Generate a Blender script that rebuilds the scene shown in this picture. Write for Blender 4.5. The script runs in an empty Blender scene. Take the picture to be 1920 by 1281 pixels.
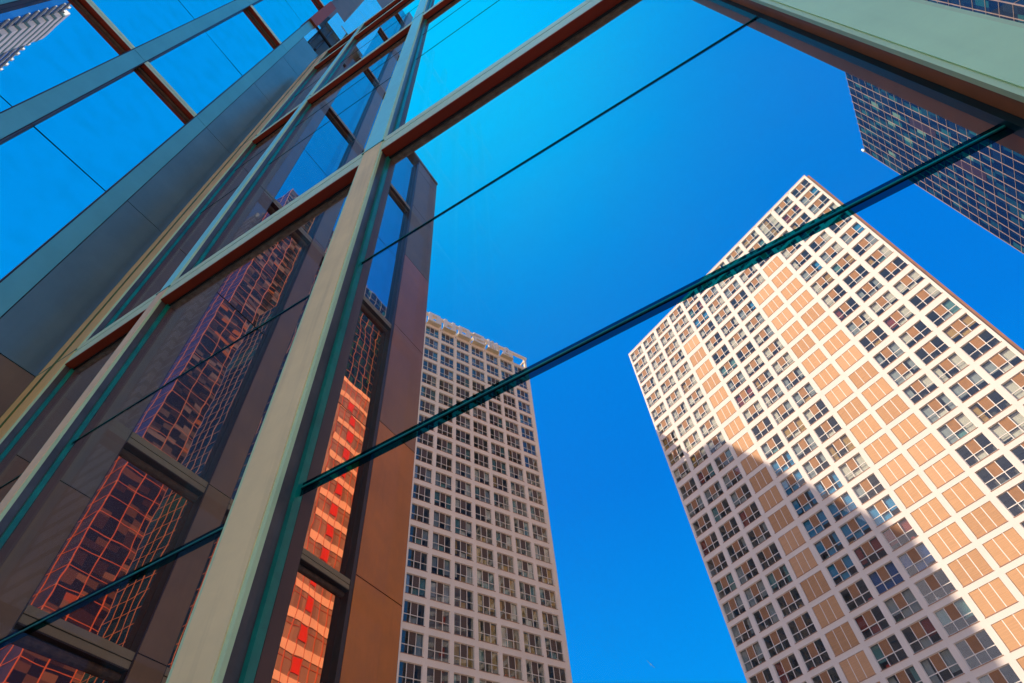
import bpy, math, random
from mathutils import Vector, Matrix
random.seed(7)
sc = bpy.context.scene
C = sc.collection
# ------------------------------------------------------------------ camera
CAMH = 1.6
R = [[0.8508802, 0.5209926, -0.0675987], [-0.453808, 0.6640558, -0.5942123], [-0.2646909, 0.5362803, 0.8014625]]
F_PX = 1137.41
cam = bpy.data.cameras.new('camera'); cam.sensor_width = 36; cam.lens = 36*F_PX/1920
cam.clip_start = 0.05; cam.clip_end = 6000
co = bpy.data.objects.new('camera', cam); C.objects.link(co); sc.camera = co
co.matrix_world = Matrix(((R[0][0], -R[1][0], -R[2][0], 0), (R[0][1], -R[1][1], -R[2][1], 0), (R[0][2], -R[1][2], -R[2][2], CAMH), (0, 0, 0, 1)))
sc.render.resolution_x = 1024; sc.render.resolution_y = 683
def project(p):                       # pixel of a world point in the 1920 x 1281 picture, and its distance
    d = (p[0], p[1], p[2]-CAMH)
    c = [sum(R[i][j]*d[j] for j in range(3)) for i in range(3)]
    if c[2] <= 0: return None
    return 960+F_PX*c[0]/c[2], 640.5+F_PX*c[1]/c[2], c[2]
# ------------------------------------------------------------------ sun and sky
SUN = Vector((-0.679, -0.735, 0.577)).normalized()      # towards the sun, low and behind on the left
sl = bpy.data.lights.new('sun', 'SUN'); sl.energy = 5.0; sl.angle = math.radians(0.3); sl.color = (1.0, 0.84, 0.66)
so = bpy.data.objects.new('sun', sl); C.objects.link(so); so.rotation_euler = SUN.to_track_quat('Z', 'Y').to_euler()
w = bpy.data.worlds.new('World'); sc.world = w; w.use_nodes = True
nt = w.node_tree; nt.nodes.clear()
def N(t, kind, **kw):
    n = t.nodes.new(kind)
    for k, v in kw.items():
        if k.startswith('i_'):
            key = k[2:]; key = int(key) if key.isdigit() else key
            n.inputs[key].default_value = v
        else: setattr(n, k, v)
    return n
def mth(t, op, a, b=None, clamp=False):
    n = t.nodes.new('ShaderNodeMath'); n.operation = op; n.use_clamp = clamp
    for i, v in enumerate((a, b)):
        if v is None: continue
        if hasattr(v, 'is_output'): t.links.new(v, n.inputs[i])
        else: n.inputs[i].default_value = v
    return n.outputs[0]
def mixc(t, fac, a, b, mode='MIX'):
    n = t.nodes.new('ShaderNodeMix'); n.data_type = 'RGBA'; n.blend_type = mode
    for s, v in ((n.inputs[0], fac), (n.inputs[6], a), (n.inputs[7], b)):
        if hasattr(v, 'is_output'): t.links.new(v, s)
        elif isinstance(v, (int, float)): s.default_value = v
        else: s.default_value = (*v, 1)
    return n.outputs[2]
sky = N(nt, 'ShaderNodeTexSky'); sky.sky_type = 'NISHITA'; sky.sun_disc = False
sky.sun_elevation = math.asin(SUN.z); sky.sun_rotation = math.atan2(SUN.x, SUN.y)
tc = N(nt, 'ShaderNodeTexCoord')
dot = N(nt, 'ShaderNodeVectorMath', operation='DOT_PRODUCT'); nt.links.new(tc.outputs['Generated'], dot.inputs[0])
dot.inputs[1].default_value = (-0.13, 0.12, 0.984)
glow = mth(nt, 'EXPONENT', mth(nt, 'DIVIDE', mth(nt, 'SUBTRACT', dot.outputs['Value'], 1.0), 0.055))
sep = N(nt, 'ShaderNodeSeparateXYZ'); nt.links.new(tc.outputs['Generated'], sep.inputs[0])
deep = mixc(nt, glow, (0.0, 0.175, 0.70), (0.0, 0.56, 1.0))
low = mth(nt, 'MULTIPLY', mth(nt, 'SUBTRACT', 0.62, sep.outputs['Z']), 2.4, clamp=True)
deep = mixc(nt, low, deep, (0.0, 0.31, 0.86))
back = mth(nt, 'MULTIPLY', mth(nt, 'SUBTRACT', 0.34, sep.outputs['Y']), 3.0, clamp=True)
deep = mixc(nt, mth(nt, 'MULTIPLY', back, 0.75), deep, mixc(nt, glow, (0.0, 0.35, 0.92), (0.0, 0.56, 1.0)))
wm = nt.nodes.new('ShaderNodeMapRange'); wm.interpolation_type = 'SMOOTHSTEP'
wm.inputs[1].default_value = 0.24; wm.inputs[2].default_value = 0.06; wm.inputs[3].default_value = 0; wm.inputs[4].default_value = 1
nt.links.new(sep.outputs['Z'], wm.inputs[0])
deep = mixc(nt, wm.outputs[0], deep, (3.45, 1.95, 1.15))  # unseen warm band at the horizon, added to fill the shaded walls
sd = N(nt, 'ShaderNodeVectorMath', operation='DOT_PRODUCT'); nt.links.new(tc.outputs['Generated'], sd.inputs[0]); sd.inputs[1].default_value = SUN
near_sun = mth(nt, 'MULTIPLY', mth(nt, 'SUBTRACT', sd.outputs['Value'], 0.80), 6.5, clamp=True)      # the sky whitens and warms towards the sun
nis = mixc(nt, 1.0, sky.outputs[0], mixc(nt, near_sun, (0.0, 0.022, 0.03), (0.075, 0.052, 0.030)), 'MULTIPLY')
tot = mixc(nt, 1.0, deep, nis, 'ADD')
bg = N(nt, 'ShaderNodeBackground'); nt.links.new(tot, bg.inputs[0]); bg.inputs[1].default_value = 1.0
wo = N(nt, 'ShaderNodeOutputWorld'); nt.links.new(bg.outputs[0], wo.inputs[0])
sc.view_settings.view_transform = 'Standard'; sc.view_settings.look = 'None'; sc.view_settings.exposure = 0; sc.view_settings.gamma = 1
sc.cycles.max_bounces = 12; sc.cycles.transparent_max_bounces = 24; sc.cycles.glossy_bounces = 6; sc.cycles.transmission_bounces = 8
# ------------------------------------------------------------------ materials
MATS = {}
def new_mat(name):
    m = bpy.data.materials.new(name); m.use_nodes = True; t = m.node_tree; t.nodes.clear()
    o = t.nodes.new('ShaderNodeOutputMaterial'); MATS[name] = m; return m, t, o
def matte(name, col, rough=0.6, var=0.12, scale=3.0, metal=0.0, spec=0.4, streak=0.0, col2=None, bump=0.0, stretch=(1, 1, 1)):
    m, t, o = new_mat(name); p = N(t, 'ShaderNodeBsdfPrincipled')
    tcn = N(t, 'ShaderNodeTexCoord'); mp = N(t, 'ShaderNodeMapping'); mp.inputs['Scale'].default_value = stretch
    t.links.new(tcn.outputs['Object'], mp.inputs[0])
    nz = N(t, 'ShaderNodeTexNoise'); nz.inputs['Scale'].default_value = scale; nz.inputs['Detail'].default_value = 6; nz.inputs['Roughness'].default_value = 0.65
    t.links.new(mp.outputs[0], nz.inputs['Vector'])
    c2 = col2 if col2 else tuple(c*(1-var*2.2) for c in col)
    f = mth(t, 'MULTIPLY', mth(t, 'SUBTRACT', nz.outputs['Fac'], 0.35), 2.6, clamp=True)
    base = mixc(t, f, c2, col)
    if streak:
        mp2 = N(t, 'ShaderNodeMapping'); mp2.inputs['Scale'].default_value = (6, 6, 0.35); t.links.new(tcn.outputs['Object'], mp2.inputs[0])
        n2 = N(t, 'ShaderNodeTexNoise'); n2.inputs['Scale'].default_value = 2; n2.inputs['Detail'].default_value = 5; t.links.new(mp2.outputs[0], n2.inputs['Vector'])
        g = mth(t, 'MULTIPLY', mth(t, 'SUBTRACT', n2.outputs['Fac'], 0.5), 3.0*streak, clamp=True)
        base = mixc(t, g, base, tuple(c*0.45 for c in col))
    t.links.new(base, p.inputs['Base Color'])
    p.inputs['Roughness'].default_value = rough; p.inputs['Metallic'].default_value = metal; p.inputs['Specular IOR Level'].default_value = spec
    if bump:
        b = N(t, 'ShaderNodeBump'); b.inputs['Strength'].default_value = 0.5; b.inputs['Distance'].default_value = bump
        t.links.new(nz.outputs['Fac'], b.inputs['Height']); t.links.new(b.outputs[0], p.inputs['Normal'])
    t.links.new(p.outputs[0], o.inputs[0]); return m
def mirror_glass(name, tint, body, mixf=0.14, wob=0.01, rough=0.01):
    """coated facade glass: a tinted reflection over a dark body, each sheet slightly wavy"""
    m, t, o = new_mat(name)
    tcn = N(t, 'ShaderNodeTexCoord')
    nz = N(t, 'ShaderNodeTexNoise'); nz.inputs['Scale'].default_value = 1.1; nz.inputs['Detail'].default_value = 2.0; nz.inputs['Roughness'].default_value = 0.35
    t.links.new(tcn.outputs['Object'], nz.inputs['Vector'])
    b = N(t, 'ShaderNodeBump'); b.inputs['Strength'].default_value = 1.0; b.inputs['Distance'].default_value = wob; t.links.new(nz.outputs['Fac'], b.inputs['Height'])
    g = N(t, 'ShaderNodeBsdfGlossy'); g.inputs['Roughness'].default_value = rough
    n2 = N(t, 'ShaderNodeTexNoise'); n2.inputs['Scale'].default_value = 2.0; n2.inputs['Detail'].default_value = 8; t.links.new(tcn.outputs['Object'], n2.inputs['Vector'])
    dirt = mth(t, 'MULTIPLY', mth(t, 'SUBTRACT', n2.outputs['Fac'], 0.45), 1.2, clamp=True)
    t.links.new(mixc(t, dirt, tint, tuple(c*0.76 for c in tint)), g.inputs['Color'])
    t.links.new(b.outputs[0], g.inputs['Normal'])
    d = N(t, 'ShaderNodeBsdfDiffuse'); d.inputs['Color'].default_value = (*body, 1)
    mx = N(t, 'ShaderNodeMixShader'); mx.inputs[0].default_value = mixf
    t.links.new(g.outputs[0], mx.inputs[1]); t.links.new(d.outputs[0], mx.inputs[2]); t.links.new(mx.outputs[0], o.inputs[0]); return m
def clear_glass(name, tint, ior=1.45, dust=0.0, boost=1.0, dustcol=(0.5, 0.55, 0.55)):
    m, t, o = new_mat(name)
    tr = N(t, 'ShaderNodeBsdfTransparent'); tr.inputs[0].default_value = (*tint, 1)
    g = N(t, 'ShaderNodeBsdfGlossy'); g.inputs['Roughness'].default_value = 0.0; g.inputs['Color'].default_value = (0.9, 0.95, 1, 1)
    ge = N(t, 'ShaderNodeNewGeometry'); dp = N(t, 'ShaderNodeVectorMath', operation='DOT_PRODUCT')
    t.links.new(ge.outputs['Normal'], dp.inputs[0]); t.links.new(ge.outputs['Incoming'], dp.inputs[1])
    f0 = ((ior-1)/(ior+1))**2                              # Schlick reflectance, the same from both sides of the sheet
    sch = mth(t, 'ADD', f0, mth(t, 'MULTIPLY', 1-f0, mth(t, 'POWER', mth(t, 'SUBTRACT', 1.0, mth(t, 'ABSOLUTE', dp.outputs['Value']), clamp=True), 5.0)))
    mx = N(t, 'ShaderNodeMixShader'); t.links.new(mth(t, 'MULTIPLY', sch, boost, clamp=True), mx.inputs[0])
    t.links.new(tr.outputs[0], mx.inputs[1]); t.links.new(g.outputs[0], mx.inputs[2]); last = mx
    if dust:
        d = N(t, 'ShaderNodeBsdfDiffuse'); d.inputs[0].default_value = (*dustcol, 1)
        tcn = N(t, 'ShaderNodeTexCoord'); nz = N(t, 'ShaderNodeTexNoise'); nz.inputs['Scale'].default_value = 1.5; nz.inputs['Detail'].default_value = 8
        t.links.new(tcn.outputs['Object'], nz.inputs['Vector'])
        m2 = N(t, 'ShaderNodeMixShader'); t.links.new(mth(t, 'MULTIPLY', nz.outputs['Fac'], dust*2), m2.inputs[0])
        t.links.new(mx.outputs[0], m2.inputs[1]); t.links.new(d.outputs[0], m2.inputs[2]); last = m2
    t.links.new(last.outputs[0], o.inputs[0]); return m
def cell_glass(name, cu, cz, cols, refl=0.35, axis='Y', tint=(0.5, 0.7, 1.0), wob=0.004):
    """curtain-wall glass whose colour behind the pane (blinds, rooms) changes from cell to cell"""
    m, t, o = new_mat(name); tcn = N(t, 'ShaderNodeTexCoord'); s = N(t, 'ShaderNodeSeparateXYZ'); t.links.new(tcn.outputs['Object'], s.inputs[0])
    fu = mth(t, 'FLOOR', mth(t, 'DIVIDE', s.outputs[axis], cu)); fz = mth(t, 'FLOOR', mth(t, 'DIVIDE', s.outputs['Z'], cz))
    c = N(t, 'ShaderNodeCombineXYZ'); t.links.new(fu, c.inputs[0]); t.links.new(fz, c.inputs[1])
    wn = N(t, 'ShaderNodeTexWhiteNoise'); wn.noise_dimensions = '2D'; t.links.new(c.outputs[0], wn.inputs['Vector'])
    rp = N(t, 'ShaderNodeValToRGB'); rp.color_ramp.interpolation = 'CONSTANT'
    el = rp.color_ramp.elements
    while len(el) < len(cols): el.new(0.5)
    for i, (p, col) in enumerate(cols): el[i].position = p; el[i].color = (*col, 1)
    t.links.new(wn.outputs['Value'], rp.inputs[0])
    d = N(t, 'ShaderNodeBsdfDiffuse'); t.links.new(rp.outputs[0], d.inputs[0])
    g = N(t, 'ShaderNodeBsdfGlossy'); g.inputs['Roughness'].default_value = 0.02; g.inputs['Color'].default_value = (*tint, 1)
    nz = N(t, 'ShaderNodeTexNoise'); nz.inputs['Scale'].default_value = 0.6; t.links.new(tcn.outputs['Object'], nz.inputs['Vector'])
    b = N(t, 'ShaderNodeBump'); b.inputs['Distance'].default_value = wob; t.links.new(nz.outputs['Fac'], b.inputs['Height']); t.links.new(b.outputs[0], g.inputs['Normal'])
    mx = N(t, 'ShaderNodeMixShader'); mx.inputs[0].default_value = refl
    t.links.new(d.outputs[0], mx.inputs[1]); t.links.new(g.outputs[0], mx.inputs[2]); t.links.new(mx.outputs[0], o.inputs[0]); return m
# ------------------------------------------------------------------ mesh building
class MB:
    def __init__(s): s.v = []; s.f = []; s.mi = []; s.mats = []
    def mat(s, name):
        if name not in s.mats: s.mats.append(name)
        return s.mats.index(name)
    def box(s, a, b, m, skip=''):
        x0, x1 = sorted((a[0], b[0])); y0, y1 = sorted((a[1], b[1])); z0, z1 = sorted((a[2], b[2])); k = len(s.v); mi = s.mat(m)
        s.v += [(x0, y0, z0), (x1, y0, z0), (x1, y1, z0), (x0, y1, z0), (x0, y0, z1), (x1, y0, z1), (x1, y1, z1), (x0, y1, z1)]
        fs = {'d': (0, 3, 2, 1), 'u': (4, 5, 6, 7), 'f': (0, 1, 5, 4), 'r': (1, 2, 6, 5), 'b': (2, 3, 7, 6), 'l': (3, 0, 4, 7)}
        for key, q in fs.items():
            if key in skip: continue
            s.f.append(tuple(i+k for i in q)); s.mi.append(mi)
        return s
    def prism(s, pts, h0, h1, m, axis='y'):           # outline in two axes pushed along the third
        k = len(s.v); n = len(pts); mi = s.mat(m)
        for h in (h0, h1):
            for a, b in pts:
                s.v.append({'y': (a, h, b), 'x': (h, a, b), 'z': (a, b, h)}[axis])
        s.f.append(tuple(range(k, k+n))); s.f.append(tuple(range(k+2*n-1, k+n-1, -1))); s.mi += [mi, mi]
        for i in range(n):
            j = (i+1) % n; s.f.append((k+i, k+n+i, k+n+j, k+j)); s.mi.append(mi)
        return s
    def rod(s, p, q, r, m, n=10):
        p = Vector(p); q = Vector(q); d = (q-p).normalized(); a = d.orthogonal().normalized(); b = d.cross(a); k = len(s.v); mi = s.mat(m)
        for c in (p, q):
            for i in range(n):
                t = 2*math.pi*i/n; s.v.append(tuple(c + a*r*math.cos(t) + b*r*math.sin(t)))
        for i in range(n):
            j = (i+1) % n; s.f.append((k+i, k+j, k+n+j, k+n+i)); s.mi.append(mi)
        s.f.append(tuple(range(k+n-1, k-1, -1))); s.f.append(tuple(range(k+n, k+2*n))); s.mi += [mi, mi]
        return s
    def build(s, name, parent=None, bevel=0, smooth=False, **props):
        me = bpy.data.meshes.new(name); me.from_pydata(s.v, [], s.f)
        for n in s.mats: me.materials.append(MATS[n])
        me.polygons.foreach_set('material_index', s.mi)
        if smooth: me.polygons.foreach_set('use_smooth', [True]*len(me.polygons))
        me.update(); o = bpy.data.objects.new(name, me); C.objects.link(o)
        if parent: o.parent = parent
        if bevel:
            b = o.modifiers.new('bevel', 'BEVEL'); b.width = bevel; b.segments = 2; b.limit_method = 'ANGLE'
        for k, v in props.items(): o[k] = v
        return o
def thing(name, label, cat, loc=(0, 0, 0), u=None, group=None):
    o = bpy.data.objects.new(name, None); C.objects.link(o); o.location = loc
    if u: o.rotation_euler = (0, 0, math.atan2(u[1], u[0]))
    o['label'] = label; o['category'] = cat
    if group: o['group'] = group
    return o
K = 1.3
# palette
matte('paving', (0.42, 0.33, 0.26), 0.8, 0.15, 0.4, bump=0.004)
matte('white_wall', (0.78, 0.665, 0.57), 0.75, 0.04, 0.25, streak=0.16)
matte('rose_wall', (0.86, 0.66, 0.48), 0.75, 0.04, 0.25, streak=0.10)
matte('white_frame', (0.80, 0.71, 0.62), 0.5, 0.03, 2)
matte('rose_frame', (0.78, 0.62, 0.46), 0.5, 0.04, 2)
matte('sill_strip', (0.42, 0.20, 0.12), 0.6, 0.1, 2)
matte('tan_mid', (0.33, 0.15, 0.06), 0.65, 0.10, 1.6)
matte('tan_panel_worn', (0.55, 0.28, 0.12), 0.65, 0.13, 1.9, stretch=(0.4, 1, 7))
matte('tan_panel', (0.60, 0.315, 0.14), 0.65, 0.10, 1.6, stretch=(0.4, 1, 7))
matte('tan_panel_pale', (0.64, 0.345, 0.165), 0.65, 0.10, 1.2, stretch=(0.4, 1, 7))
matte('brown_panel', (0.10, 0.05, 0.025), 0.6, 0.12, 1.6, stretch=(0.4, 1, 7))
matte('end_cladding', (0.30, 0.12, 0.06), 0.6, 0.15, 0.5)
matte('room_dark', (0.13, 0.115, 0.10), 0.8, 0.2, 1.0)
matte('ceiling_slab', (0.30, 0.27, 0.22), 0.8, 0.1, 1.0)
matte('curtain_cream', (0.78, 0.70, 0.58), 0.9, 0.10, 2.0, stretch=(6, 1, 0.4))
matte('curtain_grey', (0.42, 0.44, 0.44), 0.9, 0.14, 2.0, stretch=(6, 1, 0.4))
matte('curtain_teal', (0.16, 0.34, 0.34), 0.9, 0.14, 2.0, stretch=(6, 1, 0.4))
matte('curtain_blue', (0.05, 0.33, 0.62), 0.9, 0.12, 2.0, stretch=(6, 1, 0.4))
matte('curtain_navy', (0.02, 0.10, 0.34), 0.9, 0.12, 2.0, stretch=(6, 1, 0.4))
matte('curtain_red', (0.35, 0.06, 0.03), 0.9, 0.12, 2.0, stretch=(6, 1, 0.4))
matte('curtain_gold', (0.62, 0.36, 0.10), 0.9, 0.12, 2.0, stretch=(6, 1, 0.4))
matte('box_orange', (0.75, 0.36, 0.12), 0.8, 0.1, 2.0)
matte('box_red', (0.7, 0.07, 0.04), 0.8, 0.1, 2.0)
matte('plant_green', (0.10, 0.20, 0.05), 0.8, 0.3, 5.0)
matte('box_white', (0.75, 0.75, 0.72), 0.8, 0.1, 2.0)
clear_glass('window_glass', (0.90, 0.92, 0.90), 1.5, boost=1.3)
matte('mullion_paint', (0.93, 0.74, 0.36), 0.5, 0.07, 2.5, spec=0.6, streak=0.6)
matte('mullion_sky_tint', (0.34, 0.96, 0.92), 0.36, 0.05, 2.5, metal=0.25, spec=0.6)  # sky light on the upper mullion faces, put into the colour
matte('mullion_sage', (0.60, 0.92, 0.50), 0.42, 0.05, 2.5, metal=0.1, streak=0.1)
matte('mullion_edge', (0.62, 0.80, 0.42), 0.4, 0.05, 2.5, metal=0.2)
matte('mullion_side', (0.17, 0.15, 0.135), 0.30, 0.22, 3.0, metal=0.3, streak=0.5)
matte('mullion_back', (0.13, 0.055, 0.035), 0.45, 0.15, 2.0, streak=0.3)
matte('mullion_brown', (0.50, 0.17, 0.06), 0.5, 0.15, 2.0, streak=0.4)  # brown for the sides of the right-hand mullions
matte('rust_dark', (0.30, 0.06, 0.015), 0.55, 0.12, 2.0)
matte('mullion_sand', (0.90, 0.64, 0.36), 0.45, 0.07, 2.0, streak=0.3)
matte('mullion_amber', (0.92, 0.56, 0.18), 0.4, 0.08, 2.0, metal=0.2, streak=0.2)
matte('seal_green', (0.0, 0.27, 0.18), 0.3, 0.25, 4.0, spec=0.8)
matte('seal_moss', (0.09, 0.17, 0.02), 0.5, 0.25, 4.0)
matte('seal_dark', (0.004, 0.03, 0.03), 0.35, 0.3, 5.0)
matte('gasket_black', (0.006, 0.006, 0.006), 0.5, 0.2, 5.0)
matte('roll_dark', (0.13, 0.065, 0.035), 0.8, 0.25, 14.0)
matte('soffit_red', (0.38, 0.038, 0.008), 0.5, 0.12, 2.0)
matte('roll_brown', (0.30, 0.19, 0.12), 0.8, 0.25, 14.0, col2=(0.12, 0.07, 0.035), bump=0.006)
matte('cap_dark', (0.28, 0.18, 0.08), 0.45, 0.06, 2.0)
matte('cap_metal', (0.72, 0.88, 0.52), 0.38, 0.06, 2.0, metal=0.2)
matte('granite_grey', (0.21, 0.125, 0.05), 0.45, 0.12, 1.2, streak=0.25, spec=0.7, bump=0.0006)
matte('granite_sky_tint', (0.17, 0.50, 0.46), 0.32, 0.07, 1.2, metal=0.4, spec=0.7)  # blue sky light on the piers, put into the stone colour
matte('granite_sky_sheen', (0.17, 0.25, 0.24), 0.26, 0.10, 0.9, metal=0.35, spec=0.8, streak=0.12)  # sky sheen of the upper stone band, put into the base colour
matte('granite_warm', (0.25, 0.115, 0.035), 0.45, 0.12, 1.2, streak=0.3, spec=0.5)  # warm glow on the lower rear stone, put into the colour
matte('granite_red_glow', (0.74, 0.17, 0.0), 0.36, 0.14, 0.9, spec=0.6, streak=0.25)  # strongest warm glow at the column foot, put into the colour
matte('granite_faint_glow', (0.40, 0.125, 0.03), 0.36, 0.12, 0.9, spec=0.6, streak=0.2)  # weaker warm glow higher on the column, put into the colour
matte('reveal_dark', (0.05, 0.018, 0.012), 0.4, 0.2, 2.0)
matte('louvre_blue', (0.10, 0.17, 0.22), 0.5, 0.1, 2.0)
matte('panel_pale', (0.75, 1.0, 1.0), 0.25, 0.04, 0.8, metal=0.9)
matte('pipe_dark', (0.03, 0.035, 0.05), 0.5, 0.2, 3.0)
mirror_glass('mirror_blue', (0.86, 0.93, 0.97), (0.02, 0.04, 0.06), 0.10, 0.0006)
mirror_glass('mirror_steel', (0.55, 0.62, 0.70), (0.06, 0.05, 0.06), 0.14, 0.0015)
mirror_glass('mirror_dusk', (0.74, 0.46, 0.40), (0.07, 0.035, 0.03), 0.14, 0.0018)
mirror_glass('mirror_red_glow', (1.0, 0.34, 0.15), (0.10, 0.02, 0.01), 0.10, 0.0018)  # warm glow in the lower rear panes, put into the tint
clear_glass('screen_glass', (0.975, 0.985, 0.99), 1.3, dust=0.004, boost=0.12)
clear_glass('screen_glass_dusty', (0.95, 0.98, 0.97), 1.3, dust=0.014, boost=0.12)
clear_glass('glass_edge', (0.02, 0.33, 0.40), 1.3, boost=0.3)
cell_glass('grid_glass', 1.05, 2.9, [(0, (0.004, 0.012, 0.030)), (0.50, (0.008, 0.022, 0.045)), (0.76, (0.010, 0.05, 0.07)), (0.93, (0.015, 0.09, 0.10)), (0.985, (0.12, 0.22, 0.16))], refl=0.08)
cell_glass('tall_glass', 2.4, 1.4, [(0, (0.012, 0.010, 0.010)), (0.5, (0.035, 0.025, 0.02)), (0.70, (0.09, 0.07, 0.055)), (0.88, (0.17, 0.14, 0.12)), (0.97, (0.28, 0.10, 0.02))], refl=0.05, tint=(0.9, 0.6, 0.5))
cell_glass('tall_glass_side', 2.4, 2.0, [(0, (0.04, 0.02, 0.06)), (0.5, (0.06, 0.03, 0.08))], refl=0.2, axis='X')
cell_glass('stripe_glass', 1.6, 3.0, [(0, (0.34, 0.30, 0.30)), (0.5, (0.40, 0.34, 0.33)), (0.8, (0.28, 0.24, 0.24))], refl=0.10)
cell_glass('row_glass', 3.0, 3.6, [(0, (0.01, 0.05, 0.16)), (0.5, (0.015, 0.08, 0.22))], refl=0.4, axis='X')
matte('grid_line', (0.42, 0.28, 0.23), 0.5, 0.15, 0.5)
matte('grid_line_tall', (0.62, 0.24, 0.09), 0.5, 0.15, 0.5)
matte('stripe_pale', (0.95, 0.85, 0.78), 0.6, 0.05, 0.5)
matte('stripe_red', (0.75, 0.06, 0.03), 0.6, 0.05, 0.5)
matte('stripe_line', (0.55, 0.18, 0.12), 0.6, 0.1, 0.5)
matte('tower_white', (0.85, 0.88, 0.80), 0.6, 0.06, 0.4)  # plain white of the rails, bay and roof fitting
matte('crown_gold', (0.80, 0.62, 0.36), 0.5, 0.1, 1.0)
matte('caster_wall', (0.55, 0.45, 0.40), 0.7, 0.1, 0.3)
MATS['x'] = MATS['paving']
# ------------------------------------------------------------------ ground
MB().box((-1500, -1500, -1), (1500, 1500, 0), 'paving').build('ground', kind='structure')
# ------------------------------------------------------------------ apartment towers
def zrow(k, tab):
    for (k0, z0), (k1, z1) in zip(tab, tab[1:]):
        if k <= k1: return z0 + (z1-z0)*(k-k0)/(k1-k0)
    (k0, z0), (k1, z1) = tab[-2:]
    return z1 + (z1-z0)/(k1-k0)*(k-k1)
CURT = ['curtain_cream']*8 + ['curtain_grey']*4 + ['curtain_teal']*1 + ['room_dark']*3 + ['curtain_gold', 'curtain_red', 'curtain_blue']
def window(mb, xc, zc, wd, ht, fr, mid, cur, things=True, tall=False):
    """one recessed window: three panes over three, the upper middle one a solid panel, curtains and belongings behind the glass"""
    x0, x1, z0, z1 = xc-wd/2, xc+wd/2, zc-ht/2, zc+ht/2
    t = 0.055; d0, d1 = -0.22, -0.13; zs = z0+ht*0.40
    xs = [x0, x0+wd*0.335, x0+wd*0.665, x1]
    mb.box((x0, d0, z0), (x0+t, d1, z1), fr).box((x1-t, d0, z0), (x1, d1, z1), fr)
    for x in xs[1:3]: mb.box((x-t/2-0.01, d0, z0), (x+t/2+0.01, d1+0.002, z1), fr)
    zz = [z0, zs, z1] if not tall else [z0, z0+ht*0.2, z0+ht*0.45, z0+ht*0.72, z1]
    for i in range(3):
        a, b = xs[i]+(t if i == 0 else t/2+0.01), xs[i+1]-(t if i == 2 else t/2+0.01)
        for z in zz[1:-1]: mb.box((a, d0, z-t/2-0.01), (b, d1, z+t/2+0.01), fr)
        mb.box((a, d0, z0), (b, d1, z0+t), fr).box((a, d0, z1-t), (b, d1, z1), fr)
    mb.box((x0, -0.19, z0+0.001), (x1, -0.178, z1-0.001), 'window_glass')
    mb.box((x0-0.06, -0.02, z0-0.07), (x1+0.06, 0.055, z0-0.015), 'sill_strip')
    if mid and not tall: mb.box((xs[1]+t/2, -0.174, zs), (xs[2]-t/2, -0.150, z1-t), mid)
    for i in ((0, 2) if not tall else (0, 1, 2)):
        c = cur[i]
        if c == 'room_dark': continue
        lo = z0+0.05 if random.random() < 0.35 else zs-random.uniform(-0.25, 0.5)
        a, b = xs[i], xs[i+1]
        if random.random() < 0.3:
            if i == 0: b -= wd*0.12
            else: a += wd*0.12
        n = 6                                              # a pleated cloth, not a flat card
        pts = [(a+(b-a)*q/(2*n), -0.46-0.035*(q % 2)) for q in range(2*n+1)] + [(b, -0.55), (a, -0.55)]
        mb.prism(pts, max(lo, z0+0.03), z1-0.02, c, axis='z')
    if mid and not tall and cur[1] != 'room_dark' and (cur[0] == cur[1] or random.random() < 0.4): mb.box((xs[1], -0.50, z0+0.04), (xs[2], -0.46, zs), cur[1])
    if things:
        for q in range(random.choice((0, 1, 1, 2, 3))):
            bx = random.uniform(x0+0.2, x1-0.5); bw = random.uniform(0.2, 0.6); bh = random.uniform(0.2, 0.6)
            mb.box((bx, -0.75-0.03*q, z0), (bx+bw, -0.62, z0+bh), random.choice(['box_orange', 'box_red', 'plant_green', 'box_white', 'plant_green', 'curtain_teal']))
    mb.box((x0, -1.3, z0-0.02), (x1, -0.30, z0+0.10+random.uniform(0, 0.15)), 'curtain_grey')   # inner sill
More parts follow.
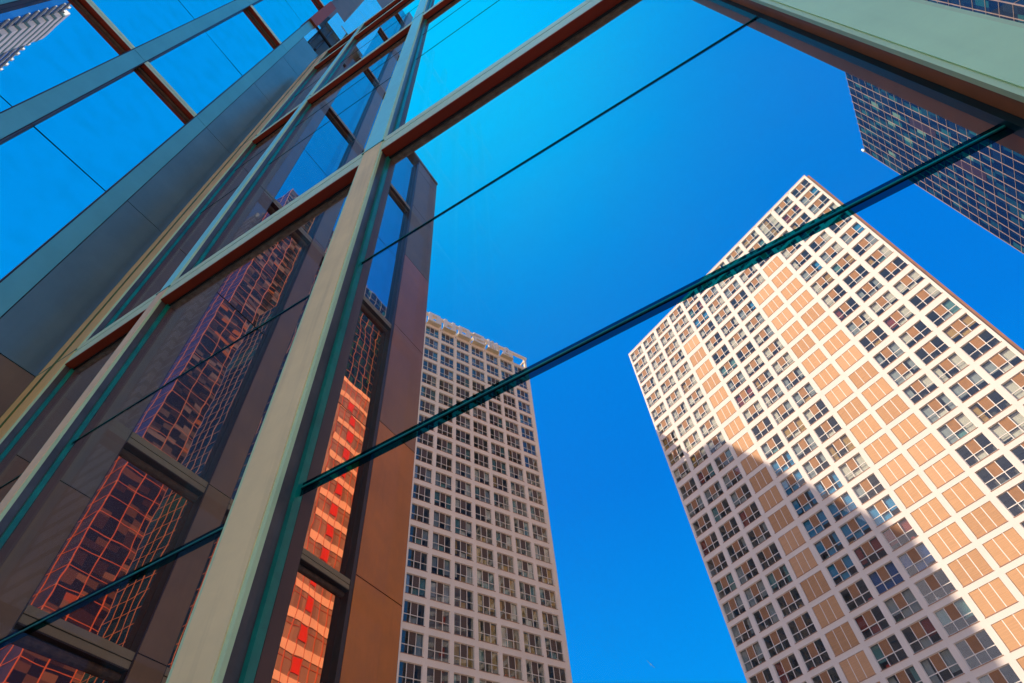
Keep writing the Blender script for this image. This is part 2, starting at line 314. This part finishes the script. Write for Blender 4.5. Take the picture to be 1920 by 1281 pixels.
def apartment(name, label, loc, u, nb, pitch, x_first, wd, ht, tab, nrows, wall, frame, mid, infill, depth, top, xr, xl, doubles=(), curf=None, curt=CURT):
    root = thing(name, label, 'apartment tower', (loc[0], loc[1], 0), u)
    M = root.matrix_basis.copy()
    zs = [zrow(k, tab)+CAMH for k in range(nrows)]
    w_ = MB(); edges = [x_first+i*pitch for i in range(nb)]
    xs_p = [xr] + [e for i in range(nb) for e in (edges[i]-wd/2, edges[i]+wd/2)] + [xl]
    D = -0.34
    for i in range(0, len(xs_p), 2): w_.box((xs_p[i], D, 0), (xs_p[i+1], 0, top), wall)
    for i in range(nb):
        a, b = edges[i]-wd/2, edges[i]+wd/2
        w_.box((a, D, zs[0]+ht/2), (b, 0, top), wall)
        for k in range(nrows):
            if (i, k) in doubles: continue
            lo = zs[k+1]+ht/2 if k+1 < nrows else 0
            w_.box((a, D, lo), (b, 0, zs[k]-ht/2), wall)
    w_.box((xr+0.3, -depth, 0), (xl-0.3, -1.7, top-0.6), 'room_dark')
    w_.box((xr, -depth-0.3, 0), (xr+0.3, D, top), wall).box((xl-0.3, -depth-0.3, 0), (xl, D, top), wall)
    for k in range(nrows): w_.box((xr+0.3, -1.7, zs[k]+ht/2+0.02), (xl-0.3, D, zs[k]+ht/2+0.3), 'ceiling_slab')
    for i in range(nb+1):
        x = edges[0]-pitch/2+i*pitch; w_.box((x-0.08, -1.7, 0), (x+0.08, D, top-1), 'ceiling_slab')
    w_.build('wall', root)
    for i in range(nb+1):                                   # small round fittings along the roof edge
        x = edges[0]-pitch/2+i*pitch; MB().rod((x, 0.0, top-0.42), (x, 0.05, top-0.42), 0.09, 'sill_strip', 8).build('parapet_fitting', root)
    MB().box((xr-0.02, -depth-0.35, top-0.003), (xl+0.02, 0.06, top+0.12), wall).build('roof_edge', root)
    cells = []
    for i in range(nb):
        for k in range(nrows):
            if (i, k-1) in doubles: continue
            p = project(M @ Vector((edges[i], 0, zs[k]))); vis = bool(p) and -20 < p[0] < 1940 and -20 < p[1] < 1300
            cells.append((0 if vis else 1, (M @ Vector((edges[i], 0, zs[k]))-Vector((0, 0, CAMH))).length, i, k))
    cells.sort(); rest = MB(); restp = MB(); nwin = npan = 0
    for vis, dist, i, k in cells:
        x, z = edges[i], zs[k]
        if infill(i, k):
            mb = MB() if npan < 100 else restp
            m = random.choice(['tan_panel', 'tan_panel', 'tan_panel_pale', 'tan_panel_worn']); x0 = x-wd/2
            for q in range(3):
                mb.box((x0+wd*q/3+0.04, -0.20, z-ht/2+0.02), (x0+wd*(q+1)/3-0.04, -0.05, z+ht/2-0.02), m)
            for q in (1, 2): mb.box((x0+wd*q/3-0.038, -0.2, z-ht/2), (x0+wd*q/3+0.038, -0.035, z+ht/2), frame)
            mb.box((x0, -0.3, z-ht/2), (x0+wd, -0.21, z+ht/2), 'brown_panel')
            mb.box((x0-0.06, -0.02, z-ht/2-0.07), (x0+wd+0.06, 0.055, z-ht/2-0.015), 'sill_strip')
            if mb is not restp: mb.build('infill_panel', root)
            npan += 1; continue
        mb = MB() if nwin < 100 else rest
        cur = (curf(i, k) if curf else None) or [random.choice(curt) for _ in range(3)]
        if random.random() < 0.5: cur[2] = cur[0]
        if (i, k) in doubles:
            z2 = zs[k+1]; window(mb, x, (z+z2)/2, wd, z-z2+ht, frame, None, ['curtain_cream', 'curtain_gold', 'curtain_cream'], False, True)
        else: window(mb, x, z, wd, ht, frame, mid, cur)
        if mb is not rest: mb.build('window', root)
        nwin += 1
    if rest.v: rest.build('window', root, kind='stuff')
    if restp.v: restp.build('infill_panel', root, kind='stuff')
    return root, zs, edges
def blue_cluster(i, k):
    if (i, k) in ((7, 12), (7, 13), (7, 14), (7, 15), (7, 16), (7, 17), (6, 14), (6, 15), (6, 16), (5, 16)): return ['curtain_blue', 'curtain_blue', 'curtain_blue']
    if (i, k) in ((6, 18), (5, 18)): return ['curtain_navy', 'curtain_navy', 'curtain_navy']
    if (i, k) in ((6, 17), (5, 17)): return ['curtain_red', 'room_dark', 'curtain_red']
    if i <= 2 and k >= 17 or 3 <= i <= 6 and k >= 14+(6-i) or i >= 7 and k >= 10: return [random.choice(['room_dark']*6+['curtain_grey']*2+['curtain_teal', 'curtain_red']) for _ in range(3)]  # dark contents picked where the shadow falls, to deepen the shade
    if i >= 8: return ['curtain_cream']*3 if random.random() < 0.7 else ['curtain_cream', 'curtain_cream', 'curtain_gold']  # cream cloth stands in for sun glare on these windows
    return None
U1 = (-0.9165, 0.3999)
TAB1 = [(0, 98.15), (3, 88.0), (7, 73.3), (11, 58.9), (15, 45.4), (20, 29.2), (28, 3.2)]
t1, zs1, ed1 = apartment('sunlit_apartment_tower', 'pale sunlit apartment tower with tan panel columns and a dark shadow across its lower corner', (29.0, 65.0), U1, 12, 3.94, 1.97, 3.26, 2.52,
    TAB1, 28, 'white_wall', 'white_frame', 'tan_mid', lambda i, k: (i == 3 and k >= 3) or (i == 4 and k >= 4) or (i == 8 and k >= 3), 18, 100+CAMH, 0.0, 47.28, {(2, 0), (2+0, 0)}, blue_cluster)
MB().box((-0.42, -18.3, 0), (-0.003, -0.35, 100+CAMH-0.3), 'end_cladding').build('end_cladding', t1)
U2 = (-0.4390, -0.8985)
TAB2 = [(0, 94.2), (28, 94.2-28*3.49)]
T2POS = (-33.3+0.0, 72.2)
t2, zs2, ed2 = apartment('shaded_apartment_tower', 'narrow rose grey apartment tower in shade with large letters along its roof', (-32.73, 72.35), U2, 10, 3.31, 2.15, 2.74, 2.62,
    TAB2, 26, 'rose_wall', 'rose_frame', 'brown_panel', lambda i, k: False, 15, 96.1+CAMH, 0.0, 34.6, curf=lambda i, k: [random.choice(['curtain_gold', 'curtain_cream', 'room_dark', 'curtain_teal']) for _ in range(3)] if i < 5 and k > 8+random.random()*4 else None, curt=['room_dark']*7+['curtain_grey']*2+['curtain_teal']*2)  # gold and cream cloth stands in for reflections in the lower windows
# open crown with block letters and the sunlit frame behind them
cr = MB(); zb, zt = 96.1+CAMH+0.12, 100+CAMH
for i in range(11):
    x = 2.15-3.31/2+i*3.31; cr.box((max(0, x-0.2), -0.5, zb), (x+0.2, 0, zt-0.5), 'rose_wall')
cr.box((0, -0.5, zt-0.5), (34.6, 0.003, zt), 'rose_wall')
cr.box((0, -15, zt-0.5), (34.6, -14.4, zt), 'crown_gold')
for i in range(12): cr.box((i*3.1, -14.4, zt-0.45), (i*3.1+0.3, -0.5, zt-0.15), 'crown_gold')
for i in range(12): cr.box((i*3.1, -15, zb), (i*3.1+0.35, -14.5, zt-0.5), 'crown_gold')
cr.build('roof_crown', t2)
rb = MB()
for i in range(10):
    for q in range(5):
        if (i+q) % 3: rb.box((2.15-1.3+i*3.31, -3.0, zb+0.3+q*0.55), (2.15+1.3+i*3.31, -2.9, zb+0.42+q*0.55), 'crown_gold')
rb.build('roof_rail', t2)
LET = {'O': [(0, 0, 1, .2), (0, .8, 1, 1), (0, .2, .28, .8), (.72, .2, 1, .8)],
       'H': [(0, 0, .28, 1), (.72, 0, 1, 1), (.28, .42, .72, .6)],
       'S': [(0, .82, 1, 1), (0, .41, 1, .59), (0, 0, 1, .18), (0, .18, .26, .41), (.74, .59, 1, .82)]}
def letter(ch, xc):
    mb = MB(); x1 = xc+1.25; wdt = 2.4; z0 = zb+0.25; h = 2.75          # seen from the front the local x axis runs to the left
    if ch in LET:
        for a, b, c, d in LET[ch]: mb.box((x1-a*wdt, 0.25, z0+b*h), (x1-c*wdt, 0.75, z0+d*h), 'white_wall')
    else:
        def st(a, b, c, d, t=0.24):
            mb.prism([(x1-a*wdt, z0+b*h), (x1-(a+t)*wdt, z0+b*h), (x1-(c+t)*wdt, z0+d*h), (x1-c*wdt, z0+d*h)], 0.25+0.003*len(mb.v)/8, 0.75, 'white_wall')
        if ch == 'W': st(0, 1, .16, 0, .18); st(.16, 0, .38, 1, .18); st(.38, 1, .60, 0, .18); st(.60, 0, .82, 1, .18)
        if ch == 'A': st(0, 0, .36, 1); st(.76, 0, .40, 1); mb.box((x1-.25*wdt, .3, z0+.25*h), (x1-.75*wdt, .7, z0+.42*h), 'white_wall')
    mb.box((xc-1.35, 0.0, z0-0.22), (xc+1.35, 0.85, z0-0.05), 'crown_gold')
    mb.build('sign_letter', t2)
for j, ch in enumerate('OHOSWA'): letter(ch, 2.15+3.31*(6-j))
# ------------------------------------------------------------------ dark office towers of glass behind fine metal grids
def grid_tower(name, label, x0, x1, y0, y1, h, glass, side, line, dv, dz, th, hv=0.07, faces='xy'):
    root = thing(name, label, 'office tower', ((x0+x1)/2, (y0+y1)/2, 0))
    a, b = (x1-x0)/2, (y1-y0)/2; H = h+CAMH
    MB().box((-a, -b, 0), (a, b, H), glass).build('glass_skin', root) if glass == side else None
    if glass != side:
        m = MB(); m.box((-a, -b, 0), (a, b, H), glass, skip='f'); mi = m.mat(side)
        k = len(m.v); m.v += [(-a, -b, 0), (a, -b, 0), (a, -b, H), (-a, -b, H)]; m.f.append((k, k+1, k+2, k+3)); m.mi.append(mi); m.build('glass_skin', root)
    g = MB(); n = int((y1-y0)/dv)
    for i in range(n+1):
        y = -b+(y1-y0)*i/n; g.box((-a-hv, y-th/2, 0), (-a, y+th/2, H+0.5), line)
    nz_ = int(H/dz)
    for k in range(nz_):
        z = H-k*dz; g.box((-a-hv*0.8, -b, z-th*0.75), (-a, b, z), line)
    if 'y' in faces:
        n = int((x1-x0)/dv)
        for i in range(n+1):
            x = -a+(x1-x0)*i/n; g.box((x-th/2, -b-hv, 0), (x+th/2, -b, H+0.5), line)
        for k in range(nz_):
            z = H-k*dz; g.box((-a, -b-hv*0.8, z-th*0.75), (a, -b, z), line)
    g.build('metal_grid', root)
    r = MB()
    r.rod((-a, b, H+0.4), (-a, b, H+1.5), 0.3, 'tower_white', 8)
    r.build('roof_light', root)
    return root, a, b, H
r3, a3, b3, H3 = grid_tower('grid_office_tower', 'dark navy glass office tower with a copper coloured grid at the right of the sky', 59, 90, 51, 100, 150, 'grid_glass', 'grid_glass', 'grid_line', 2.1, 2.9, 0.12)
d = MB()
for i, (y, z) in enumerate([(10, 118), (14, 104), (3, 96)]): d.box((-a3-0.05, y-b3+20, z), (-a3+0.1, y-b3+22.0, z+9), 'reveal_dark')
d.build('open_bay', r3)
grid_tower('tall_office_tower', 'tallest bronze glass office tower with orange grid lines, seen mirrored in the facade', 106.2, 122, 47.6, 96, 258, 'tall_glass', 'tall_glass_side', 'grid_line_tall', 4.8, 4.2, 0.17, 0.10)
# striped sunlit tower in front of the grid tower
r5 = thing('striped_office_tower', 'sunlit striped office tower of pale bands and red squares mirrored in the lower panes', 'office tower', (54.5, 60.5, 0))
MB().box((-3.5, -5.5, 0), (4.4, 5.5, 102), 'stripe_glass').build('glass_skin', r5)
s = MB()
for k in range(24):
    z = 102-k*4.3; s.box((-3.62, -5.5, z-1.3), (-3.5, 5.5, z), 'stripe_pale'); s.box((-3.56, -5.5, z-2.2), (-3.5, 5.5, z-2.1), 'stripe_line')
for i in range(8): s.box((-3.66, -5.5+i*1.55, 0), (-3.5, -5.42+i*1.55, 102), 'stripe_line')
s.build('pale_band', r5)
s = MB()
for k in range(1, 24): s.box((-3.60, -2.4, 102-k*4.3-3.6), (-3.5, -0.9, 102-k*4.3-1.5), 'stripe_red')
s.build('red_panel', r5)
# white and blue tower on the near side, mirrored in the upper left panes
r7 = thing('white_banded_tower', 'blue glass tower with a white bay, mirrored in the upper left panes', 'office tower', (145, -50, 0))
MB().box((-55, -14, 0), (55, 14, 200), 'row_glass').build('glass_skin', r7)
s = MB()
for k in range(48): s.box((-55, 14, 200-k*4.2), (55, 14.3, 200-k*4.2-0.3), 'tower_white')
for i in range(44): s.box((-55+i*2.5, 13.6, 200), (-54.4+i*2.5, 14.6, 201.2), 'tower_white')
s.build('white_rail', r7)
s = MB(); s.box((-50, 14, 0), (-38, 15.2, 203), 'tower_white')
for k in range(46): s.box((-50.2, 14, 200-k*4.2), (-37.8, 15.3, 200-k*4.2-1.2), 'curtain_teal')
s.build('white_bay', r7)
# tower that throws the shadow across the pale tower
A = Vector((29.0, 65.0)) + Vector(U1)*37.2; kk = 130/ math.hypot(0.679, 0.735)
P = A + Vector((-0.679, -0.735))*kk
r6 = thing('neighbouring_tower', 'plain neighbouring apartment tower standing out of sight towards the sun', 'apartment tower', (P.x, P.y, 0), U1)
hz = 67.2+CAMH+0.577*kk
MB().box((0, 0, 0), (34, 50.5*0.945, hz), 'caster_wall').build('wall', r6)
s = MB()
for k in range(30):
    for i in range(9): s.box((1+i*3.7, -0.05, hz-3-k*3.5), (3.6+i*3.7, 0.1, hz-1-k*3.5), 'room_dark')
s.build('window', r6, kind='stuff')
# ------------------------------------------------------------------ the office building whose mirrored facade runs along the left
def W(x, y, z): return (K*x, K*y, CAMH+K*z)
def wbox(mb, a, b, m, skip=''): return mb.box(W(*a), W(*b), m, skip)
DX = -5.70
off = thing('mirror_glass_office', 'stone and mirror glass office facade rising on the left, dark red further behind', 'office building')
G0 = -CAMH/K
m = MB()
wbox(m, (-12, -9.0, G0), (-6.05, 4.50, 40.0), 'granite_grey'); wbox(m, (-12, 4.50, G0), (-6.05, 6.74, 21.7), 'granite_grey')
m.build('wall', off)
m = MB(); wbox(m, (-12, 4.52, 21.70), (DX+0.03, 6.78, 21.85), 'granite_grey'); m.build('roof_edge', off)
ZT = [3.0, 5.0, 11.28, 17.55, 23.8, 30.1, 36.4]        # transoms
ZJ = [8.02, 14.33, 20.7, 26.9, 33.2]                    # fine joints
def pier(y0, y1, z0, z1, mat, joints, gap=0.012, name='stone_pier'):
    mb = MB(); zz = [z0]+[j for j in joints if z0 < j < z1]+[z1]
    for a, b in zip(zz, zz[1:]): wbox(mb, (-6.05, y0, a+gap/2), (DX, y1, b-gap/2), mat(a) if callable(mat) else mat)
    wbox(mb, (-6.04, y0+0.01, z0), (DX-0.02, y1-0.01, z1-0.02), 'gasket_black')
    wbox(mb, (DX-0.125, y0-0.016, z0), (DX-0.006, y0-0.001, z1), 'reveal_dark'); wbox(mb, (DX-0.125, y1+0.001, z0), (DX-0.006, y1+0.012, z1), 'reveal_dark')
    mb.build(name, off)
def transom(y0, y1, z, near=True):
    mb = MB(); h = 0.15; sf, rl, rr = ('soffit_red', 'roll_dark', 0.034) if y0 < 1 else ('reveal_dark', 'roll_dark', 0.045); cap = 'cap_metal' if y0 < 1 else 'cap_dark'
    wbox(mb, (DX-0.20, y0, z-h), (DX-0.012, y1, z-0.085), cap); wbox(mb, (DX-0.20, y0, z-0.085), (DX-0.030, y1, z-0.074), 'gasket_black')
    wbox(mb, (DX-0.20, y0, z-0.074), (DX-0.012, y1, z), cap)
    wbox(mb, (DX-0.15, y0, z-h-0.012), (DX-0.016, y1, z-h), sf)
    wbox(mb, (DX-0.15, y0, z-h-0.05), (DX-0.10, y1, z-h-0.012), 'gasket_black')
    mb.rod(W(DX-0.13, y0, z-h-0.06), W(DX-0.13, y1, z-h-0.04), rr*K, rl, 12)
    mb.build('transom', off)
def panes(y0, y1, zlo, zhi, matf):
    lv = [zlo]+sorted(z for z in ZT+ZJ if zlo < z < zhi)+[zhi]
    for a, b in zip(lv, lv[1:]):
        g0 = 0.0 if a in ZT or a == zlo else 0.012; g1 = 0.15 if b in ZT else 0.012
        mb = MB(); t = random.uniform(-0.0035, 0.0035); t2 = random.uniform(-0.003, 0.003)
        p = [W(DX-0.13+t, y0, a+g0), W(DX-0.13-t, y1, a+g0), W(DX-0.13-t+t2, y1, b-g1), W(DX-0.13+t+t2, y0, b-g1)]
        q = [(x-0.03, y, z) for x, y, z in p]; k = mb.mat(matf(a)); mb.v = p+q
        mb.f = [(0, 1, 2, 3), (7, 6, 5, 4), (0, 4, 5, 1), (1, 5, 6, 2), (2, 6, 7, 3), (3, 7, 4, 0)]; mb.mi = [k]*6
        mb.build('glass_panel', off)
# camera side of the glass wall
sy = [0.20-1.27*i for i in range(8)]                    # left edges of the piers, going back past the camera
for i, y in enumerate(sy):
    pier(y, y+0.215, G0, 21.0 if i == 0 else 40.0, 'granite_sky_tint', [z-0.1 for z in ZT])
    panes(y+0.215-1.27+0.0 if i < 7 else y-1.0, y, 0.5, 39.5, lambda z: 'mirror_blue')
    for z in ZT[1:]: transom(y-1.055, y, z)
pier(0.425, 1.00, G0, 19.46, lambda z: 'granite_sky_sheen' if z > 4.5 else 'granite_grey', [1.0, 4.87, 8.01, 11.17, 14.25, 16.9], name='stone_panel')  # bluer above, greyer below: the sky sheen is in the material choice
pier(1.012, 2.03, G0, 19.46, lambda z: 'granite_warm' if z < 3 else 'granite_grey', [1.0, 4.07, 8.01, 11.17, 14.25, 16.9], name='stone_panel')
# behind the glass wall
def rear_glass(z): return 'mirror_red_glow' if z < 4.9 else ('mirror_dusk' if z < 11.2 else 'mirror_steel')  # tint reddens downwards, painting the warm glow into the panes
def rear_stone(z): return 'granite_faint_glow' if z < 8 else 'granite_grey'
pier(3.10, 3.42, G0, 40, lambda z: 'granite_warm' if z < 11 else 'granite_grey', [3.0, 4.98, 11.36, 17.5, 23.8, 30])
pier(4.40, 4.66, G0, 21.69, lambda z: 'granite_warm' if z < 11 else 'granite_grey', [3.0, 4.98, 11.36, 17.5])
pier(5.70, 6.76, G0, 21.69, lambda z: 'granite_red_glow' if z < 8.2 else ('granite_faint_glow' if z < 14 else 'granite_grey'), [2.0, 5.12, 8.27, 11.4, 14.68, 17.9, 20.9], gap=0.02, name='stone_column')  # stone reddens downwards, painting the warm glow into the column
for y0, y1, top in ((2.05, 3.085, 39), (3.435, 4.39, 39), (4.675, 5.62, 21.3)):
    panes(y0, y1, 0.5, top, lambda z, y0=y0: rear_glass(z) if y0 < 4 else ('mirror_red_glow' if z < 11 else 'mirror_steel'))
    for z in ZT:
        if z < top: transom(y0, y1, z)
m = MB()
for y in (3.085, 4.39, 5.62): wbox(m, (DX-0.16, y, 0.5), (DX-0.004, y+0.012 if y < 5 else 5.70-0.004, 39 if y < 4 else 21.3), 'reveal_dark')
m.build('pier_reveal', off)
# plant level above the stone band: louvres, pale cladding panels, a rusty pier head and pipes
m = MB()
for q in range(34): wbox(m, (-6.0, 0.42, 19.62+q*0.13), (-5.86, 1.75, 19.70+q*0.13), 'louvre_blue')
wbox(m, (-6.04, 0.42, 19.46), (-6.0, 1.75, 24.2), 'louvre_blue'); m.build('louvre', off)
m = MB(); wbox(m, (-6.05, 0.42, 19.46), (-5.70, 0.56, 21.6), 'panel_pale'); m.build('cladding_panel', off)
m = MB(); wbox(m, (-6.05, 0.565, 22.9), (-5.74, 1.22, 24.9), 'panel_pale')
m.build('cladding_panel', off)
m = MB(); wbox(m, (-6.05, 0.95, 24.2), (-5.72, 2.1, 28.2), 'panel_pale'); m.build('cladding_panel', off)
m = MB(); wbox(m, (-6.05, 0.95, 28.24), (-5.72, 2.1, 33.0), 'panel_pale'); m.build('cladding_panel', off)
m = MB(); wbox(m, (-6.05, 0.17, 21.003), (-5.62, 0.45, 24.6), 'rust_dark'); m.build('pier_head', off)
m = MB()
for (y, z0, z1) in ((0.62, 19.7, 22.4), (0.86, 19.9, 23.6), (1.2, 20.3, 23.9)):
    m.rod(W(-5.78, y, z0), W(-5.78, y, z1), 0.035*K, 'pipe_dark'); m.rod(W(-5.78, y, z0), W(-5.98, y, z0), 0.035*K, 'pipe_dark')
m.rod(W(-5.70, 0.45, 21.2), W(-5.70, 1.8, 21.2), 0.05*K, 'gasket_black'); m.build('pipe', off)
# ------------------------------------------------------------------ the glass wall in front of the camera
scr = thing('glass_curtain_wall', 'tall clear glass wall with pale metal mullions and green edged joints right above the viewer', 'glass wall')
YF, YB = 0.917, 1.058
mull = [(-5.30, -4.74), (-3.715, -3.56), (-1.513, -1.313), (0.828, 1.014), (3.165, 3.35), (5.5, 5.69)]
TOPZ = 17.45
for i, (a, b) in enumerate(mull):
    m = MB(); face = 'mullion_amber' if i == 0 else 'mullion_paint'; side = 'mullion_brown' if i >= 3 else 'mullion_side'
    breaks = [G0, 4.53, 10.45, 16.3, TOPZ]
    for z0, z1 in zip(breaks, breaks[1:]):
        e = 0.018; face = 'mullion_amber' if i == 0 else ('mullion_sage' if i >= 3 else ('mullion_sky_tint' if z0 > 4 else 'mullion_paint'))
        if i == 1 and z0 < 4: face = 'mullion_sand'
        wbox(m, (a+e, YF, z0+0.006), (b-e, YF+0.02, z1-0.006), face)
        wbox(m, (a, YF+0.004, z0+0.006), (a+e, YF+0.02, z1-0.006), 'mullion_edge'); wbox(m, (b-e, YF+0.004, z0+0.006), (b, YF+0.02, z1-0.006), 'mullion_edge')
        if i == 0:
            wbox(m, (a+0.24, YF-0.006, z0), (a+0.29, YF, z1), 'seal_moss'); wbox(m, (a-0.06, YF+0.01, z0), (a, YF+0.06, z1), 'seal_moss')
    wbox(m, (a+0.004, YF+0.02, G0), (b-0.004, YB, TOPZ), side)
    for z in breaks[1:4]: wbox(m, (a-0.003, YF-0.003, z-0.010), (b+0.003, YF+0.018, z+0.006), 'seal_green')
    ob = m.build('mullion', scr, bevel=0.0)
    m = MB()
    for x, sgn in ((b, 1), (a, -1)):
        if i == 0 and sgn < 0: continue
        wbox(m, (x-0.003*sgn, 0.982, G0), (x+0.017*sgn, 1.010, TOPZ), 'seal_green' if i < 3 else 'seal_dark')
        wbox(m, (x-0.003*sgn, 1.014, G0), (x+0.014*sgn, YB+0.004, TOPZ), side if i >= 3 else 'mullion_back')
    m.build('seal', scr)
TR = [(4.32, 0.28), (10.15, 0.22), (15.35, 0.20), (17.10, 0.30)]
for j in range(len(mull)-1):
    a, b = mull[j][1], mull[j+1][0]
    for z, h in TR:
        m = MB(); l = 0.60*h
        wbox(m, (a, YF+0.006, z+0.012), (b, YF+0.06, z+l), 'cap_metal'); wbox(m, (a, YF+0.014, z+l), (b, YF+0.06, z+l+0.014), 'gasket_black')
        wbox(m, (a, YF+0.006, z+l+0.014), (b, YF+0.06, z+h), 'cap_metal')
        wbox(m, (a, YF+0.008, z), (b, 0.992, z+0.012), 'soffit_red')
        wbox(m, (a, 0.992, z-0.01), (b, 1.008, z+h), 'gasket_black')
        m.rod(W(a, 1.032, z+0.018), W(b, 1.032, z+0.018), 0.030*K, 'roll_brown', 14)
        wbox(m, (a, 1.010, z+0.03), (b, YB, z+h), 'roll_brown')
        m.build('transom', scr)
    lv = [G0+0.05, 1.32, 2.785, 4.32, 7.50, 8.98, 10.15, 13.0, 15.35, 17.10]
    for a_, b_ in zip(lv, lv[1:]):
        top_t = any(abs(b_-z) < 1e-6 for z, h in TR); bot = next((h for z, h in TR if abs(a_-z) < 1e-6), 0)
        jw = lambda z: 0.027 if z < 2 else (0.016 if z < 4 else 0.010)          # joint widths shrink in the upper rows
        z0 = a_+(bot if bot else 0.75*jw(a_)); z1 = b_-(0.0 if top_t else 1.2*jw(b_))
        if z1-z0 < 0.2: continue
        m = MB(); wbox(m, (a+0.015, 0.996, z0), (b-0.015, 1.004, z1), 'screen_glass_dusty' if 1.3 < a_ < 2.8 else 'screen_glass'); m.build('glass_pane', scr)
        if not top_t:                                    # silicone joint: dark bead with a lighter ridge and the green glass edge below it
            wdt = jw(b_)
            m = MB(); wbox(m, (a+0.015, 0.998, b_-wdt*0.20), (b-0.015, 1.003, b_+wdt*0.20), 'seal_dark')
            wbox(m, (a+0.015, 0.9965, b_-wdt*0.08), (b-0.015, 0.998, b_+wdt*0.14), 'seal_green')
            wbox(m, (a+0.015, 0.9995, b_-wdt*1.2), (b-0.015, 1.0015, b_-wdt*0.20), 'glass_edge')
            wbox(m, (a+0.015, 0.9995, b_+wdt*0.20), (b-0.015, 1.0015, b_+wdt*0.75), 'glass_edge')
            m.build('joint', scr)

# ------------------------------------------------------------------ a bird far off in the open sky
bird = MB(); n = 8; secs = [(-0.26, 0.004), (-0.20, 0.03), (-0.08, 0.06), (0.05, 0.065), (0.14, 0.045), (0.18, 0.04), (0.24, 0.012)]
for y, r in secs:
    for q in range(n): bird.v.append((r*math.cos(2*math.pi*q/n), y, r*math.sin(2*math.pi*q/n)))
bm_ = bird.mat('box_white')
for a in range(len(secs)-1):
    for q in range(n): bird.f.append((a*n+q, a*n+(q+1) % n, (a+1)*n+(q+1) % n, (a+1)*n+q)); bird.mi.append(bm_)
for sg in (-1, 1):
    bird.prism([(sg*0.04, -0.05), (sg*0.04, 0.09), (sg*0.24, 0.12), (sg*0.50, -0.02), (sg*0.24, 0.0)], 0.015, 0.035, 'curtain_grey', axis='z')
bd = bird.build('bird', label='small pale bird flying in the open sky between the two apartment towers', category='bird')
bd.location = (-18.88, 61.11, 30.05); bd.rotation_euler = (0.3, 0.9, 0.5)
